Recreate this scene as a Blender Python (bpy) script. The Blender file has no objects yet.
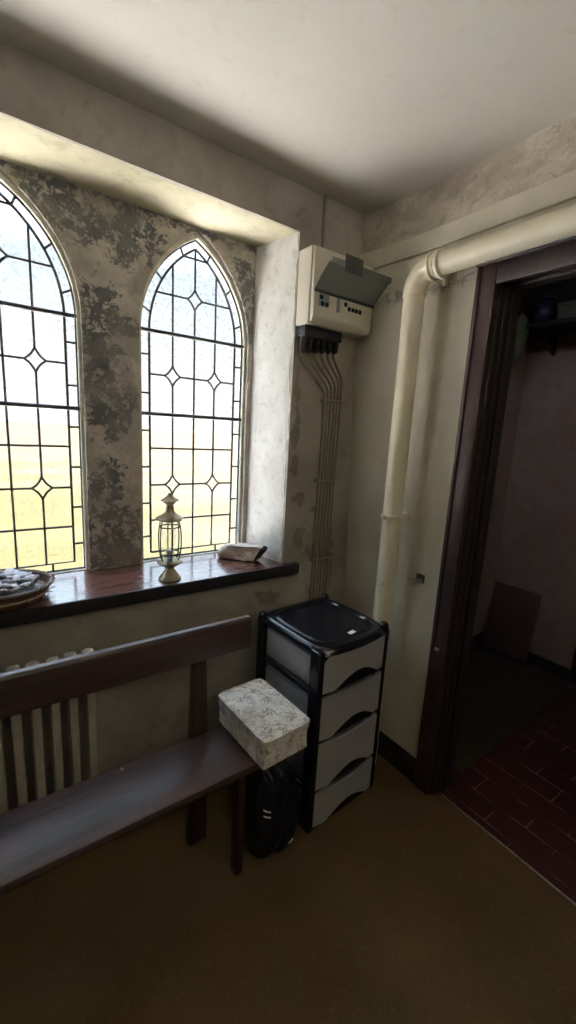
import bpy, bmesh, math, random
from mathutils import Vector, Matrix, noise

C = bpy.context.scene.collection
PI = math.pi

# ------------------------------------------------------------------ node helpers
class NT:
    def __init__(self, name):
        self.m = bpy.data.materials.new(name); self.m.use_nodes = True
        self.t = self.m.node_tree; self.t.nodes.clear()
        self.out = self.n('ShaderNodeOutputMaterial')
        self.co = None
    def n(self, kind, **kw):
        nd = self.t.nodes.new(kind)
        for k, v in kw.items():
            if hasattr(nd, k): setattr(nd, k, v)
            else: self.set(nd.inputs[k], v)
        return nd
    def set(self, sock, v):
        if isinstance(v, bpy.types.NodeSocket): self.t.links.new(v, sock)
        else: sock.default_value = v
    def coord(self):
        if self.co is None: self.co = self.n('ShaderNodeTexCoord').outputs['Object']
        return self.co
    def mapped(self, scale=(1, 1, 1), loc=(0, 0, 0), rot=(0, 0, 0)):
        mp = self.n('ShaderNodeMapping'); self.set(mp.inputs['Vector'], self.coord())
        mp.inputs['Scale'].default_value = scale; mp.inputs['Location'].default_value = loc
        mp.inputs['Rotation'].default_value = rot
        return mp.outputs[0]
    def noise(self, scale, detail=4, rough=.55, dist=0., vec=None):
        nd = self.n('ShaderNodeTexNoise')
        self.set(nd.inputs['Vector'], vec or self.coord())
        nd.inputs['Scale'].default_value = scale; nd.inputs['Detail'].default_value = detail
        nd.inputs['Roughness'].default_value = rough; nd.inputs['Distortion'].default_value = dist
        return nd.outputs['Fac']
    def math(self, op, a, b=None, c=None, clamp=False):
        nd = self.n('ShaderNodeMath', operation=op); nd.use_clamp = clamp
        self.set(nd.inputs[0], a)
        if b is not None: self.set(nd.inputs[1], b)
        if c is not None: self.set(nd.inputs[2], c)
        return nd.outputs[0]
    def smooth(self, v, lo, hi):
        nd = self.n('ShaderNodeMapRange'); nd.interpolation_type = 'SMOOTHSTEP'
        self.set(nd.inputs['Value'], v); nd.inputs['From Min'].default_value = lo; nd.inputs['From Max'].default_value = hi
        return nd.outputs[0]
    def mix(self, f, a, b, blend='MIX'):
        nd = self.n('ShaderNodeMix', data_type='RGBA', blend_type=blend)
        self.set(nd.inputs[0], f)
        for i, v in ((6, a), (7, b)):
            if isinstance(v, tuple): v = (*v, 1.) if len(v) == 3 else v
            self.set(nd.inputs[i], v)
        return nd.outputs[2]
    def xyz(self):
        nd = self.n('ShaderNodeSeparateXYZ'); self.set(nd.inputs[0], self.coord()); return nd.outputs
    def bump(self, h, strength=.3, dist=.01):
        nd = self.n('ShaderNodeBump'); nd.inputs['Strength'].default_value = strength
        nd.inputs['Distance'].default_value = dist; self.set(nd.inputs['Height'], h); return nd.outputs[0]
    def bsdf(self, color, rough=.6, normal=None, metal=0., spec=.5, **kw):
        b = self.n('ShaderNodeBsdfPrincipled')
        if isinstance(color, tuple): color = (*color, 1.)
        self.set(b.inputs['Base Color'], color); self.set(b.inputs['Roughness'], rough)
        b.inputs['Metallic'].default_value = metal; b.inputs['Specular IOR Level'].default_value = spec
        for k, v in kw.items(): self.set(b.inputs[k], v)
        if normal is not None: self.set(b.inputs['Normal'], normal)
        return b.outputs[0]
    def done(self, shader):
        self.t.links.new(shader, self.out.inputs['Surface']); return self.m

def srgb(r, g, b):
    f = lambda c: (c / 255 / 12.92) if c / 255 <= .04045 else ((c / 255 + .055) / 1.055) ** 2.4
    return (f(r), f(g), f(b))

def plain(name, col, rough=.5, metal=0., spec=.5, var=.12, scale=12., bump=.0, bscale=60.):
    n = NT(name)
    f = n.noise(scale, 5)
    dark = tuple(c * (1 - var) for c in col); lite = tuple(min(1, c * (1 + var)) for c in col)
    c = n.mix(n.smooth(f, .3, .7), dark, lite)
    nm = n.bump(n.noise(bscale, 4), bump, .004) if bump else None
    return n.done(n.bsdf(c, rough, nm, metal, spec))

def wood(name, c1, c2, rough=.4, axis='x', scale=1., spec=.5, coat=0., cr=.14):
    n = NT(name)
    st = {'x': (1.2, 26, 26), 'y': (26, 1.2, 26), 'z': (26, 26, 1.2)}[axis]
    v = n.mapped(tuple(s * scale for s in st))
    g = n.noise(1.6, 6, .62, 1.2, v)
    f2 = n.noise(4., 3)
    c = n.mix(n.smooth(g, .3, .72), c1, c2)
    c = n.mix(n.math('MULTIPLY', n.smooth(f2, .45, .75), .35), c, tuple(x * .55 for x in c1))
    r = n.math('ADD', n.math('MULTIPLY', g, .25), rough - .1)
    return n.done(n.bsdf(c, r, n.bump(g, .12, .003), 0., spec, **({'Coat Weight': coat, 'Coat Roughness': cr, 'Coat IOR': 1.5 + .7 * max(0, coat - .3)} if coat else {})))

# ------------------------------------------------------------------ wall materials
def plaster(name, base, lite, stain, stain_amt=.5, bump=.35, rough=.9, scale=3.):
    n = NT(name)
    a = n.noise(scale, 7, .62, .4); b = n.noise(scale * 4.2, 6, .6); c = n.noise(scale * 26, 3)
    col = n.mix(n.smooth(a, .35, .68), base, lite)
    col = n.mix(n.math('MULTIPLY', n.smooth(b, .5, .72), stain_amt), col, stain)
    col = n.mix(n.math('MULTIPLY', n.smooth(c, .55, .8), .18), col, tuple(x * .6 for x in base))
    h = n.math('ADD', n.math('MULTIPLY', a, 1.), n.math('MULTIPLY', c, .25))
    return n.done(n.bsdf(col, rough, n.bump(h, bump, .02), 0., .25))

def mould_material():
    """mouldy window wall: grey-brown plaster with dark patches in places of their own"""
    n = NT('mouldy_plaster')
    X, Y, Z = n.xyz()
    big = n.noise(7., 9, .66, .3); fine = n.noise(24., 10, .74, .25); grain = n.noise(80., 4)
    col = n.mix(n.smooth(big, .35, .68), srgb(160, 153, 145), srgb(192, 185, 175))
    col = n.mix(n.math('MULTIPLY', n.smooth(grain, .5, .75), .25), col, srgb(104, 98, 92))
    def blob(x, z, rx, rz):
        dx = n.math('DIVIDE', n.math('SUBTRACT', X, x), rx * 1.3); dz = n.math('DIVIDE', n.math('SUBTRACT', Z, z), rz * 1.3)
        d = n.math('ADD', n.math('MULTIPLY', dx, dx), n.math('MULTIPLY', dz, dz))
        return n.math('SUBTRACT', 1., d, clamp=True)
    spots = [(-1.065, 1.26, .085, .11), (-1.08, 1.70, .10, .30), (-1.02, 1.55, .10, .14), (-1.03, 1.03, .16, .16),
             (-1.03, .95, .2, .10), (-1.14, 2.20, .20, .10), (-.97, 2.20, .14, .16), (-1.06, 1.92, .08, .09), (-.99, 1.86, .07, .06),
             (-.46, 2.12, .09, .16), (-.43, 1.98, .05, .1)]
    m = None
    for s in spots:
        b = blob(*s); m = b if m is None else n.math('MAXIMUM', m, b)
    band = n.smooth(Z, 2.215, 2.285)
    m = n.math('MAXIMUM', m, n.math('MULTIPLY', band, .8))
    v = n.math('ADD', n.math('MULTIPLY', m, .20), n.math('ADD', n.math('MULTIPLY', fine, .85), n.math('MULTIPLY', n.noise(90., 5, .7), .25)))
    k = n.smooth(v, .675, .712)
    k = n.math('MULTIPLY', k, n.math('ADD', .45, n.math('MULTIPLY', n.smooth(big, .35, .6), .45)))
    col = n.mix(k, col, srgb(88, 91, 97))
    pale = n.math('MULTIPLY', n.smooth(n.noise(13., 9, .72, .2), .57, .62), .45)
    col = n.mix(pale, col, srgb(208, 202, 190))
    h = n.math('SUBTRACT', n.math('ADD', n.math('MULTIPLY', grain, .2), big), n.math('MULTIPLY', k, .35))
    return n.done(n.bsdf(col, .92, n.bump(h, .5, .02), 0., .2))

def right_wall_material():
    n = NT('cream_painted_plaster')
    X, Y, Z = n.xyz()
    a = n.noise(2.6, 6, .6, .3); c = n.noise(60., 3)
    low = n.mix(n.smooth(a, .35, .7), srgb(192, 186, 168), srgb(208, 203, 188))
    rough1 = n.noise(5., 9, .7, .4, n.mapped((1., 1.2, 2.2))); rough2 = n.noise(24., 7, .7, .8)
    up = n.mix(n.smooth(rough1, .4, .62), srgb(168, 158, 142), srgb(192, 184, 168))
    up = n.mix(n.math('MULTIPLY', n.smooth(rough2, .52, .66), .55), up, srgb(140, 128, 112))
    up = n.mix(n.math('MULTIPLY', n.smooth(n.noise(40., 5, .7), .6, .68), .55), up, srgb(214, 208, 194))
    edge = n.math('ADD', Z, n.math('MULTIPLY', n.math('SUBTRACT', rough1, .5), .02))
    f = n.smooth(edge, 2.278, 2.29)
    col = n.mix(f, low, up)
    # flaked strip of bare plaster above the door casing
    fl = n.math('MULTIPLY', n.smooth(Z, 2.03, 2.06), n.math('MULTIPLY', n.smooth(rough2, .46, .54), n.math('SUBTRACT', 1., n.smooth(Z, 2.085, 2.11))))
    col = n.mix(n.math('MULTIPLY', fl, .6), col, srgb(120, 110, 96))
    h = n.math('ADD', n.math('MULTIPLY', c, .12), n.math('MULTIPLY', f, n.math('ADD', rough1, n.math('MULTIPLY', rough2, .5))))
    h = n.math('ADD', h, n.math('MULTIPLY', a, .6))
    return n.done(n.bsdf(col, .8, n.bump(h, .4, .02), 0., .3))

def front_wall_material():
    n = NT('stained_beige_plaster')
    X, Y, Z = n.xyz()
    a = n.noise(3., 7, .6, .4); b = n.noise(13., 7, .66, .7); c = n.noise(70., 3)
    col = n.mix(n.smooth(a, .35, .68), srgb(150, 144, 134), srgb(172, 166, 155))
    col = n.mix(n.math('MULTIPLY', n.smooth(b, .5, .7), .3), col, srgb(120, 108, 94))
    def blob(x, z, rx, rz):
        dx = n.math('DIVIDE', n.math('SUBTRACT', X, x), rx); dz = n.math('DIVIDE', n.math('SUBTRACT', Z, z), rz)
        return n.math('SUBTRACT', 1., n.math('ADD', n.math('MULTIPLY', dx, dx), n.math('MULTIPLY', dz, dz)), clamp=True)
    m = None
    for s in [(-.30, 1.19, .06, .05), (-.2, 1.13, .05, .03), (-.28, 1.0, .06, .08), (-.2, .93, .06, .06), (-.42, .74, .12, .06), (-.33, 1.55, .03, .4), (-.08, .8, .04, .3)]:
        q = blob(*s); m = q if m is None else n.math('MAXIMUM', m, q)
    k = n.smooth(n.math('ADD', n.math('MULTIPLY', m, .25), b), .64, .70)
    col = n.mix(n.math('MULTIPLY', k, .5), col, srgb(98, 85, 74))
    h = n.math('SUBTRACT', n.math('ADD', a, n.math('MULTIPLY', c, .15)), n.math('MULTIPLY', k, .3))
    return n.done(n.bsdf(col, .9, n.bump(h, .4, .02), 0., .25))

def glass_material():
    """rippled obscure glass"""
    n = NT('rippled_glass')
    rip = n.noise(75., 3, .6, .8); spk = n.noise(190., 2, .6)
    f = n.math('ADD', n.math('MULTIPLY', n.smooth(rip, .42, .66), .12), n.math('MULTIPLY', n.smooth(spk, .52, .7), .10))
    nm = n.bump(n.noise(60., 3, .6), .5, .004)
    tr = n.n('ShaderNodeBsdfTransparent'); n.set(tr.inputs[0], n.mix(n.math('ADD', n.math('MULTIPLY', n.smooth(rip, .45, .68), .40), n.math('MULTIPLY', n.smooth(spk, .5, .7), .34)), (.96, .97, .96), (.55, .57, .57)))
    tl = n.n('ShaderNodeBsdfTranslucent'); tl.inputs[0].default_value = (.9, .92, .92, 1)
    n.set(tl.inputs['Normal'], nm)
    gl = n.n('ShaderNodeBsdfGlossy'); gl.inputs['Roughness'].default_value = .12; n.set(gl.inputs['Normal'], nm)
    m1 = n.n('ShaderNodeMixShader'); n.set(m1.inputs[0], n.math('MULTIPLY', f, .16)); n.set(m1.inputs[1], tr.outputs[0]); n.set(m1.inputs[2], tl.outputs[0])
    m2 = n.n('ShaderNodeMixShader'); m2.inputs[0].default_value = .03; n.set(m2.inputs[1], m1.outputs[0]); n.set(m2.inputs[2], gl.outputs[0])
    return n.done(m2.outputs[0])

def clear_glass(name, tint=(.93, .95, .93), gloss=.08, dens=.0, dcol=(.3, .3, .3)):
    n = NT(name)
    tr = n.n('ShaderNodeBsdfTransparent'); tr.inputs[0].default_value = (*tint, 1)
    gl = n.n('ShaderNodeBsdfGlossy'); gl.inputs['Roughness'].default_value = .05
    m = n.n('ShaderNodeMixShader'); m.inputs[0].default_value = gloss; n.set(m.inputs[1], tr.outputs[0]); n.set(m.inputs[2], gl.outputs[0])
    if dens:
        d = n.bsdf(dcol, .3)
        m3 = n.n('ShaderNodeMixShader'); m3.inputs[0].default_value = dens; n.set(m3.inputs[1], m.outputs[0]); n.set(m3.inputs[2], d)
        return n.done(m3.outputs[0])
    return n.done(m.outputs[0])

def carpet_material():
    n = NT('ochre_carpet')
    a = n.noise(2.2, 5, .6); b = n.noise(190., 3, .7); c = n.noise(45., 4, .6)
    col = n.mix(n.smooth(a, .3, .7), srgb(92, 74, 48), srgb(106, 86, 57))
    col = n.mix(n.math('MULTIPLY', n.smooth(b, .42, .7), .55), col, srgb(66, 52, 33))
    col = n.mix(n.math('MULTIPLY', n.smooth(c, .55, .75), .25), col, srgb(138, 118, 84))
    return n.done(n.bsdf(col, .95, n.bump(b, .6, .004), 0., .1))

def tile_material():
    n = NT('maroon_quarry_tile')
    br = n.n('ShaderNodeTexBrick')
    n.set(br.inputs['Vector'], n.mapped((1, 1, 1), (.017, .03, 0), (0, 0, PI / 2)))
    br.inputs['Scale'].default_value = 1.; br.inputs['Brick Width'].default_value = .22; br.inputs['Row Height'].default_value = .11
    br.inputs['Mortar Size'].default_value = .003; br.inputs['Mortar Smooth'].default_value = .2; br.inputs['Bias'].default_value = 0.
    br.inputs['Color1'].default_value = (*srgb(66, 32, 33), 1); br.inputs['Color2'].default_value = (*srgb(54, 27, 29), 1)
    gap = n.noise(9., 4)
    joint = n.mix(n.smooth(gap, .42, .6), srgb(70, 36, 36), srgb(150, 110, 104))
    n.set(br.inputs['Mortar'], joint)
    col = n.mix(n.math('MULTIPLY', n.smooth(n.noise(14., 5), .4, .75), .35), br.outputs['Color'], srgb(70, 34, 34))
    h = n.math('SUBTRACT', 1., br.outputs['Fac'])
    return n.done(n.bsdf(col, .5, n.bump(h, .4, .003), 0., .4))

def field_material():
    n = NT('sunlit_field_grass')
    X, Y, Z = n.xyz()
    a = n.noise(.6, 6, .6); b = n.noise(.12, 5, .6, 0., n.mapped((.5, 2.5, 1))); c = n.noise(9., 4, .6)
    green = n.mix(n.smooth(a, .35, .65), (.0160, .0146, .0050), (.0198, .0170, .0064))
    straw = n.mix(n.smooth(b, .38, .62), (.0208, .0160, .0088), (.0230, .0188, .0128))
    side = n.math('ADD', n.math('MULTIPLY', X, .17), n.math('MULTIPLY', n.math('SUBTRACT', b, .5), 3.))
    far = n.math('ADD', n.math('MULTIPLY', Y, .05), side)
    col = n.mix(n.smooth(far, .15, 1.2), green, straw)
    col = n.mix(n.math('MULTIPLY', n.smooth(c, .5, .7), .25), col, (.0145, .0152, .004))
    return n.done(n.bsdf(col, .95, None, 0., .05))

def brocade():
    n = NT('floral_brocade')
    tcn = n.n('ShaderNodeTexCoord')
    nz = n.n('ShaderNodeSeparateXYZ'); n.set(nz.inputs[0], tcn.outputs['Normal'])
    topf = n.smooth(n.math('ABSOLUTE', nz.outputs[2]), .45, .55)
    def flowers(scale, off, petals, size):
        vo = n.n('ShaderNodeTexVoronoi'); n.set(vo.inputs['Vector'], n.mapped((1, 1, 1), off)); vo.inputs['Scale'].default_value = scale; vo.inputs['Randomness'].default_value = .75
        mp = n.mapped((1, 1, 1), off)
        d = n.n('ShaderNodeVectorMath', operation='SUBTRACT'); n.set(d.inputs[0], mp); n.set(d.inputs[1], vo.outputs['Position'])
        sx = n.n('ShaderNodeSeparateXYZ'); n.set(sx.inputs[0], d.outputs[0])
        dx, dy, dz = sx.outputs
        u = n.math('ADD', n.math('MULTIPLY', dx, 1.), n.math('MULTIPLY', dy, n.math('SUBTRACT', 1., topf)))
        v = n.math('ADD', n.math('MULTIPLY', dy, topf), n.math('MULTIPLY', dz, n.math('SUBTRACT', 1., topf)))
        r = n.math('SQRT', n.math('ADD', n.math('MULTIPLY', u, u), n.math('MULTIPLY', v, v)))
        a = n.math('ADD', n.math('ARCTAN2', v, u), n.math('MULTIPLY', n.noise(12., 1), 9.))
        lobe = n.math('ADD', .62, n.math('MULTIPLY', n.math('COSINE', n.math('MULTIPLY', a, petals)), .38))
        q = n.math('DIVIDE', r, n.math('MULTIPLY', lobe, size))
        return n.math('MULTIPLY', n.math('SUBTRACT', 1., n.smooth(q, .8, 1.1)), n.smooth(q, .16, .42))
    w2 = n.noise(24., 2, .5, 2.6)
    stem = n.math('SUBTRACT', 1., n.smooth(n.math('ABSOLUTE', n.math('SUBTRACT', w2, .5)), .006, .022))
    patch = n.smooth(n.noise(11., 3), .42, .58)
    base = n.mix(patch, srgb(240, 236, 230), srgb(226, 219, 207))
    f1 = flowers(17., (.013, .007, .02), 5., .026); f2 = flowers(27., (.21, .11, .05), 3., .016); f3 = flowers(15., (.4, .3, .2), 6., .022)
    base = n.mix(n.math('MULTIPLY', stem, .45), base, srgb(150, 136, 120))
    base = n.mix(n.math('MULTIPLY', f1, .6), base, srgb(128, 112, 98))
    base = n.mix(n.math('MULTIPLY', f2, .45), base, srgb(146, 130, 112))
    base = n.mix(n.math('MULTIPLY', f3, .7), base, srgb(240, 238, 240))
    weave = n.noise(320., 2)
    h = n.math('ADD', n.math('MULTIPLY', weave, .4), n.math('ADD', f1, f3))
    return n.done(n.bsdf(base, .5, n.bump(h, .5, .002), 0., .4, **{'Sheen Weight': .3}))

M = {}
M['ceiling'] = plaster('ceiling_plaster', srgb(194, 190, 178), srgb(199, 195, 184), srgb(188, 183, 171), .2, .05, .9, 1.2)
M['front'] = front_wall_material()
M['mould'] = mould_material()
M['reveal'] = plaster('white_reveal_plaster', srgb(214, 212, 206), srgb(230, 228, 223), srgb(178, 175, 170), .55, .5, .9, 6.)
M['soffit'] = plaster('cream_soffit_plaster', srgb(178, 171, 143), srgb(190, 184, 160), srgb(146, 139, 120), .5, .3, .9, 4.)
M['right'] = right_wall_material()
M['room'] = plaster('plain_wall_plaster', srgb(186, 176, 154), srgb(200, 190, 168), srgb(160, 148, 128), .3, .2, .9, 2.)
M['hall'] = plaster('pinkish_hall_plaster', srgb(146, 118, 104), srgb(158, 132, 118), srgb(120, 96, 84), .4, .4, .9, 3.)
M['carpet'] = carpet_material(); M['tile'] = tile_material(); M['field'] = field_material()
M['bounce_gravel'] = plain('pale_bounce_gravel', srgb(228, 224, 219), .95, var=.08, scale=20., spec=.1)
M['mat'] = plain('dark_mat', srgb(60, 56, 46), .95, var=.25, scale=60., bump=.4, bscale=200., spec=.1)
M['lead'] = plain('lead_came', srgb(62, 62, 62), .55, .3, var=.2, scale=60.)
M['stone_frame'] = plain('pale_window_frame', srgb(196, 192, 178), .8, var=.15, scale=30., bump=.3)
M['glass'] = glass_material()
M['sill'] = wood('sill_wood', srgb(82, 46, 40), srgb(112, 68, 60), .26, 'x', .8, .7, 1.)
M['sill_edge'] = plain('black_sill_edge', srgb(34, 33, 35), .45, var=.3, scale=40.)
M['bench'] = wood('bench_wood', srgb(42, 28, 28), srgb(84, 59, 57), .45, 'x', .9, .55, .35, .38)
M['bench_v'] = wood('bench_post_wood', srgb(42, 28, 27), srgb(62, 43, 41), .4, 'z', .9)
M['door_frame'] = wood('door_frame_wood', srgb(48, 33, 33), srgb(67, 48, 48), .4, 'z', .8)
M['door_frame_h'] = wood('door_lintel_wood', srgb(34, 25, 26), srgb(48, 35, 36), .4, 'y', .8)
M['dark_wood'] = wood('black_brown_wood', srgb(34, 28, 27), srgb(48, 40, 38), .5, 'y', .8)
M['skirting'] = plain('black_skirting_paint', srgb(32, 31, 34), .5, var=.25)
M['cream_pipe'] = plain('cream_gloss_paint', srgb(218, 210, 186), .35, var=.06, scale=7., spec=.5)
M['cream_cable'] = plain('painted_cable', srgb(134, 126, 114), .6, var=.08)
M['unit'] = plain('cream_plastic', srgb(196, 190, 174), .45, var=.04)
M['smoky'] = clear_glass('smoky_plastic', (.70, .73, .73), .10, .5, srgb(140, 144, 144))
M['tab'] = plain('grey_plastic', srgb(62, 64, 62), .4, var=.1)
M['black'] = plain('black_plastic', srgb(24, 26, 33), .2, var=.1, spec=.5)
M['black_rubber'] = plain('black_rubber', srgb(24, 25, 32), .6, var=.2)
M['drawer'] = plain('frosted_grey_plastic', srgb(160, 160, 162), .4, var=.05, scale=5.)
M['white'] = plain('white_paper', srgb(235, 235, 240), .6, var=.02)
M['blue_grey'] = plain('blue_grey_switch', srgb(120, 140, 150), .4, var=.05)
M['radiator'] = plain('cream_radiator_paint', srgb(176, 170, 160), .45, var=.1, scale=20.)
M['brass'] = plain('aged_brass', srgb(150, 138, 112), .4, .7, var=.2, scale=40.)
M['dark_brass'] = plain('dark_brass', srgb(84, 80, 62), .45, .7, var=.2, scale=40.)
M['lamp_glass'] = clear_glass('lantern_glass', (.95, .97, .96), .06)
M['wax'] = plain('candle_wax', srgb(235, 236, 238), .5, var=.03)
M['brocade'] = brocade()
M['wicker'] = wood('brown_wicker', srgb(84, 60, 52), srgb(134, 102, 86), .6, 'x', 2.)
M['wicker_pale'] = wood('pale_wicker', srgb(150, 128, 104), srgb(196, 176, 150), .6, 'x', 2.)
M['shell'] = plain('pale_shell', srgb(188, 186, 196), .5, var=.18, scale=40., bump=.3)
M['shell2'] = plain('greyish_shell', srgb(112, 108, 114), .5, var=.3, scale=50., bump=.3)
M['bag'] = plain('black_bag_fabric', srgb(20, 22, 32), .42, var=.2, scale=20., bump=.25, bscale=30.)
M['reflect'] = plain('pale_strap', srgb(190, 196, 190), .3, .4, var=.1)
M['steel'] = plain('dull_steel', srgb(172, 168, 160), .35, .6, var=.15, scale=50.)
M['dark_steel'] = plain('dark_steel', srgb(92, 90, 86), .45, .6, var=.2, scale=50.)
M['board'] = plain('brown_hardboard', srgb(84, 58, 54), .6, var=.15, scale=6.)
M['olive'] = plain('olive_cloth', srgb(92, 92, 66), .8, var=.15, scale=30., bump=.3)
M['navy'] = plain('navy_enamel', srgb(38, 40, 66), .35, var=.1)
M['grey_box'] = plain('grey_metal_box', srgb(104, 102, 96), .5, var=.1)

def stone_material():
    n = NT('rough_stone')
    X, Y, Z = n.xyz()
    a = n.noise(16., 7, .65, .4); b = n.noise(60., 5, .7)
    col = n.mix(n.smooth(a, .35, .65), srgb(190, 180, 172), srgb(226, 219, 211))
    col = n.mix(n.math('MULTIPLY', n.smooth(b, .5, .7), .5), col, srgb(122, 108, 100))
    edge = n.math('ADD', X, n.math('MULTIPLY', n.math('SUBTRACT', a, .5), .02))
    k = n.smooth(n.math('ADD', edge, n.math('MULTIPLY', Z, -.5)), .062, .068)
    col = n.mix(k, col, srgb(52, 44, 42))
    return n.done(n.bsdf(col, .9, n.bump(n.math('ADD', a, n.math('MULTIPLY', b, .5)), .8, .01), 0., .2))
M['stone'] = stone_material()

# ------------------------------------------------------------------ mesh helpers
class MB:
    def __init__(self): self.b = bmesh.new(); self.mi = 0
    def _faces(self, fs, smooth):
        for f in fs: f.smooth = smooth; f.material_index = self.mi
    def box(self, x0, x1, y0, y1, z0, z1, bev=0., seg=2):
        t = bmesh.new(); bmesh.ops.create_cube(t, size=1.)
        for v in t.verts:
            v.co = Vector(((x0 + x1) / 2 + v.co.x * (x1 - x0), (y0 + y1) / 2 + v.co.y * (y1 - y0), (z0 + z1) / 2 + v.co.z * (z1 - z0)))
        if bev: bmesh.ops.bevel(t, geom=list(t.edges), offset=bev, segments=seg, affect='EDGES', profile=.5)
        self.join(t, bool(bev)); return self
    def join(self, t, smooth=False, mat=None):
        if mat is not None: bmesh.ops.transform(t, matrix=mat, verts=t.verts)
        bmesh.ops.recalc_face_normals(t, faces=t.faces)
        mp = {v: self.b.verts.new(v.co) for v in t.verts}
        for f in t.faces:
            try: g = self.b.faces.new([mp[v] for v in f.verts])
            except ValueError: continue
            g.smooth = smooth; g.material_index = self.mi
        t.free()
    def prism(self, pts, axis, a, b, bev=0.):
        """closed outline pts (2D) extruded along axis from a to b"""
        t = bmesh.new()
        def P(p, k): return {'x': (k, p[0], p[1]), 'y': (p[0], k, p[1]), 'z': (p[0], p[1], k)}[axis]
        A = [t.verts.new(P(p, a)) for p in pts]; B = [t.verts.new(P(p, b)) for p in pts]
        n = len(pts)
        t.faces.new(A); t.faces.new(B[::-1])
        for i in range(n): t.faces.new((A[i], A[(i + 1) % n], B[(i + 1) % n], B[i]))
        bmesh.ops.recalc_face_normals(t, faces=t.faces)
        if bev: bmesh.ops.bevel(t, geom=list(t.edges), offset=bev, segments=2, affect='EDGES', profile=.5)
        self.join(t, bool(bev)); return self
    def tube(self, pts, r, n=12, caps=True, closed=False, flat=None):
        pts = [Vector(p) for p in pts]; k = len(pts)
        rs = r if isinstance(r, (list, tuple)) else [r] * k
        t = bmesh.new(); rings = []; up = None
        for i, p in enumerate(pts):
            if closed: d = pts[(i + 1) % k] - pts[i - 1]
            else: d = (pts[min(i + 1, k - 1)] - pts[max(i - 1, 0)])
            d.normalize()
            if up is None:
                up = Vector((0, 0, 1)) if abs(d.z) < .9 else Vector((1, 0, 0))
            s = d.cross(up); s.normalize(); up = s.cross(d); up.normalize()
            ring = []
            for j in range(n):
                a = 2 * PI * j / n
                o = s * math.cos(a) * rs[i] + up * math.sin(a) * rs[i] * (flat or 1.)
                ring.append(t.verts.new(p + o))
            rings.append(ring)
        for i in range(k if closed else k - 1):
            A, B = rings[i], rings[(i + 1) % k]
            for j in range(n): t.faces.new((A[j], A[(j + 1) % n], B[(j + 1) % n], B[j]))
        if caps and not closed: t.faces.new(rings[0][::-1]); t.faces.new(rings[-1])
        self.join(t, True); return self
    def lathe(self, prof, c=(0, 0, 0), n=32, cap=True, twist=0.):
        t = bmesh.new(); rings = []
        for r, z in prof:
            rings.append([t.verts.new((c[0] + r * math.cos(2 * PI * j / n + twist), c[1] + r * math.sin(2 * PI * j / n + twist), c[2] + z)) for j in range(n)])
        for A, B in zip(rings, rings[1:]):
            for j in range(n): t.faces.new((A[j], A[(j + 1) % n], B[(j + 1) % n], B[j]))
        if cap: t.faces.new(rings[0][::-1]); t.faces.new(rings[-1])
        self.join(t, n > 8); return self
    def ball(self, c, rad, sub=3, fn=None, rot=None):
        t = bmesh.new(); bmesh.ops.create_icosphere(t, subdivisions=sub, radius=1.)
        for v in t.verts:
            p = v.co.copy()
            if fn: p = fn(p)
            p = Vector((p.x * rad[0], p.y * rad[1], p.z * rad[2]))
            if rot: p = rot @ p
            v.co = p + Vector(c)
        self.join(t, True); return self
    def build(self, name, mats, parent=None, world=False, sharp=40):
        me = bpy.data.meshes.new(name)
        if world and parent is not None:
            bmesh.ops.translate(self.b, verts=self.b.verts, vec=-Vector(parent.location))
        self.b.to_mesh(me); self.b.free()
        for m in (mats if isinstance(mats, (list, tuple)) else [mats]): me.materials.append(m)
        if sharp and any(p.use_smooth for p in me.polygons):
            try: me.set_sharp_from_angle(angle=math.radians(sharp))
            except Exception: pass
        o = bpy.data.objects.new(name, me); C.objects.link(o)
        if parent is not None: o.parent = parent
        return o

def thing(name, label, cat, loc=(0, 0, 0), rz=0., group=None):
    o = bpy.data.objects.new(name, None); C.objects.link(o)
    o.empty_display_size = .05
    o.location = loc; o.rotation_euler = (0, 0, rz)
    return tag(o, label, cat, group)
def tag(o, label, cat, group=None):
    o['label'] = label; o['category'] = cat
    if group: o['group'] = group
    return o
def struct(o, label=None, cat=None):
    if o.parent is None:
        o['kind'] = 'structure'
        if label: o['label'] = label
        if cat: o['category'] = cat
    return o

# ------------------------------------------------------------------ the two lancet windows: geometry
GY = .31                                              # glass plane
def lancet(a, z0, h, zs=1.868, n=14, cx=0.):
    """outline of a pointed-arch light: half width a, foot z0, springing zs, rise h"""
    R = (a * a + h * h) / (2 * a); pts = [(cx - a, z0), (cx + a, z0)]
    th = math.acos((R - a) / R)
    for i in range(n + 1):
        t = th * i / n; pts.append((cx + (a - R) + R * math.cos(t), zs + R * math.sin(t)))
    for i in range(n - 1, -1, -1):
        t = th * i / n; pts.append((cx - ((a - R) + R * math.cos(t)), zs + R * math.sin(t)))
    return pts
def half_at(z, a, h, zs=1.868):
    if z <= zs: return a
    R = (a * a + h * h) / (2 * a); q = R * R - (z - zs) ** 2
    return max(0., (a - R) + math.sqrt(max(q, 0)))
def z_at(x, a, h, zs=1.868):
    R = (a * a + h * h) / (2 * a); return zs + math.sqrt(max(R * R - (abs(x) - (a - R)) ** 2, 0))
WIN = [-1.386, -.679]

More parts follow.
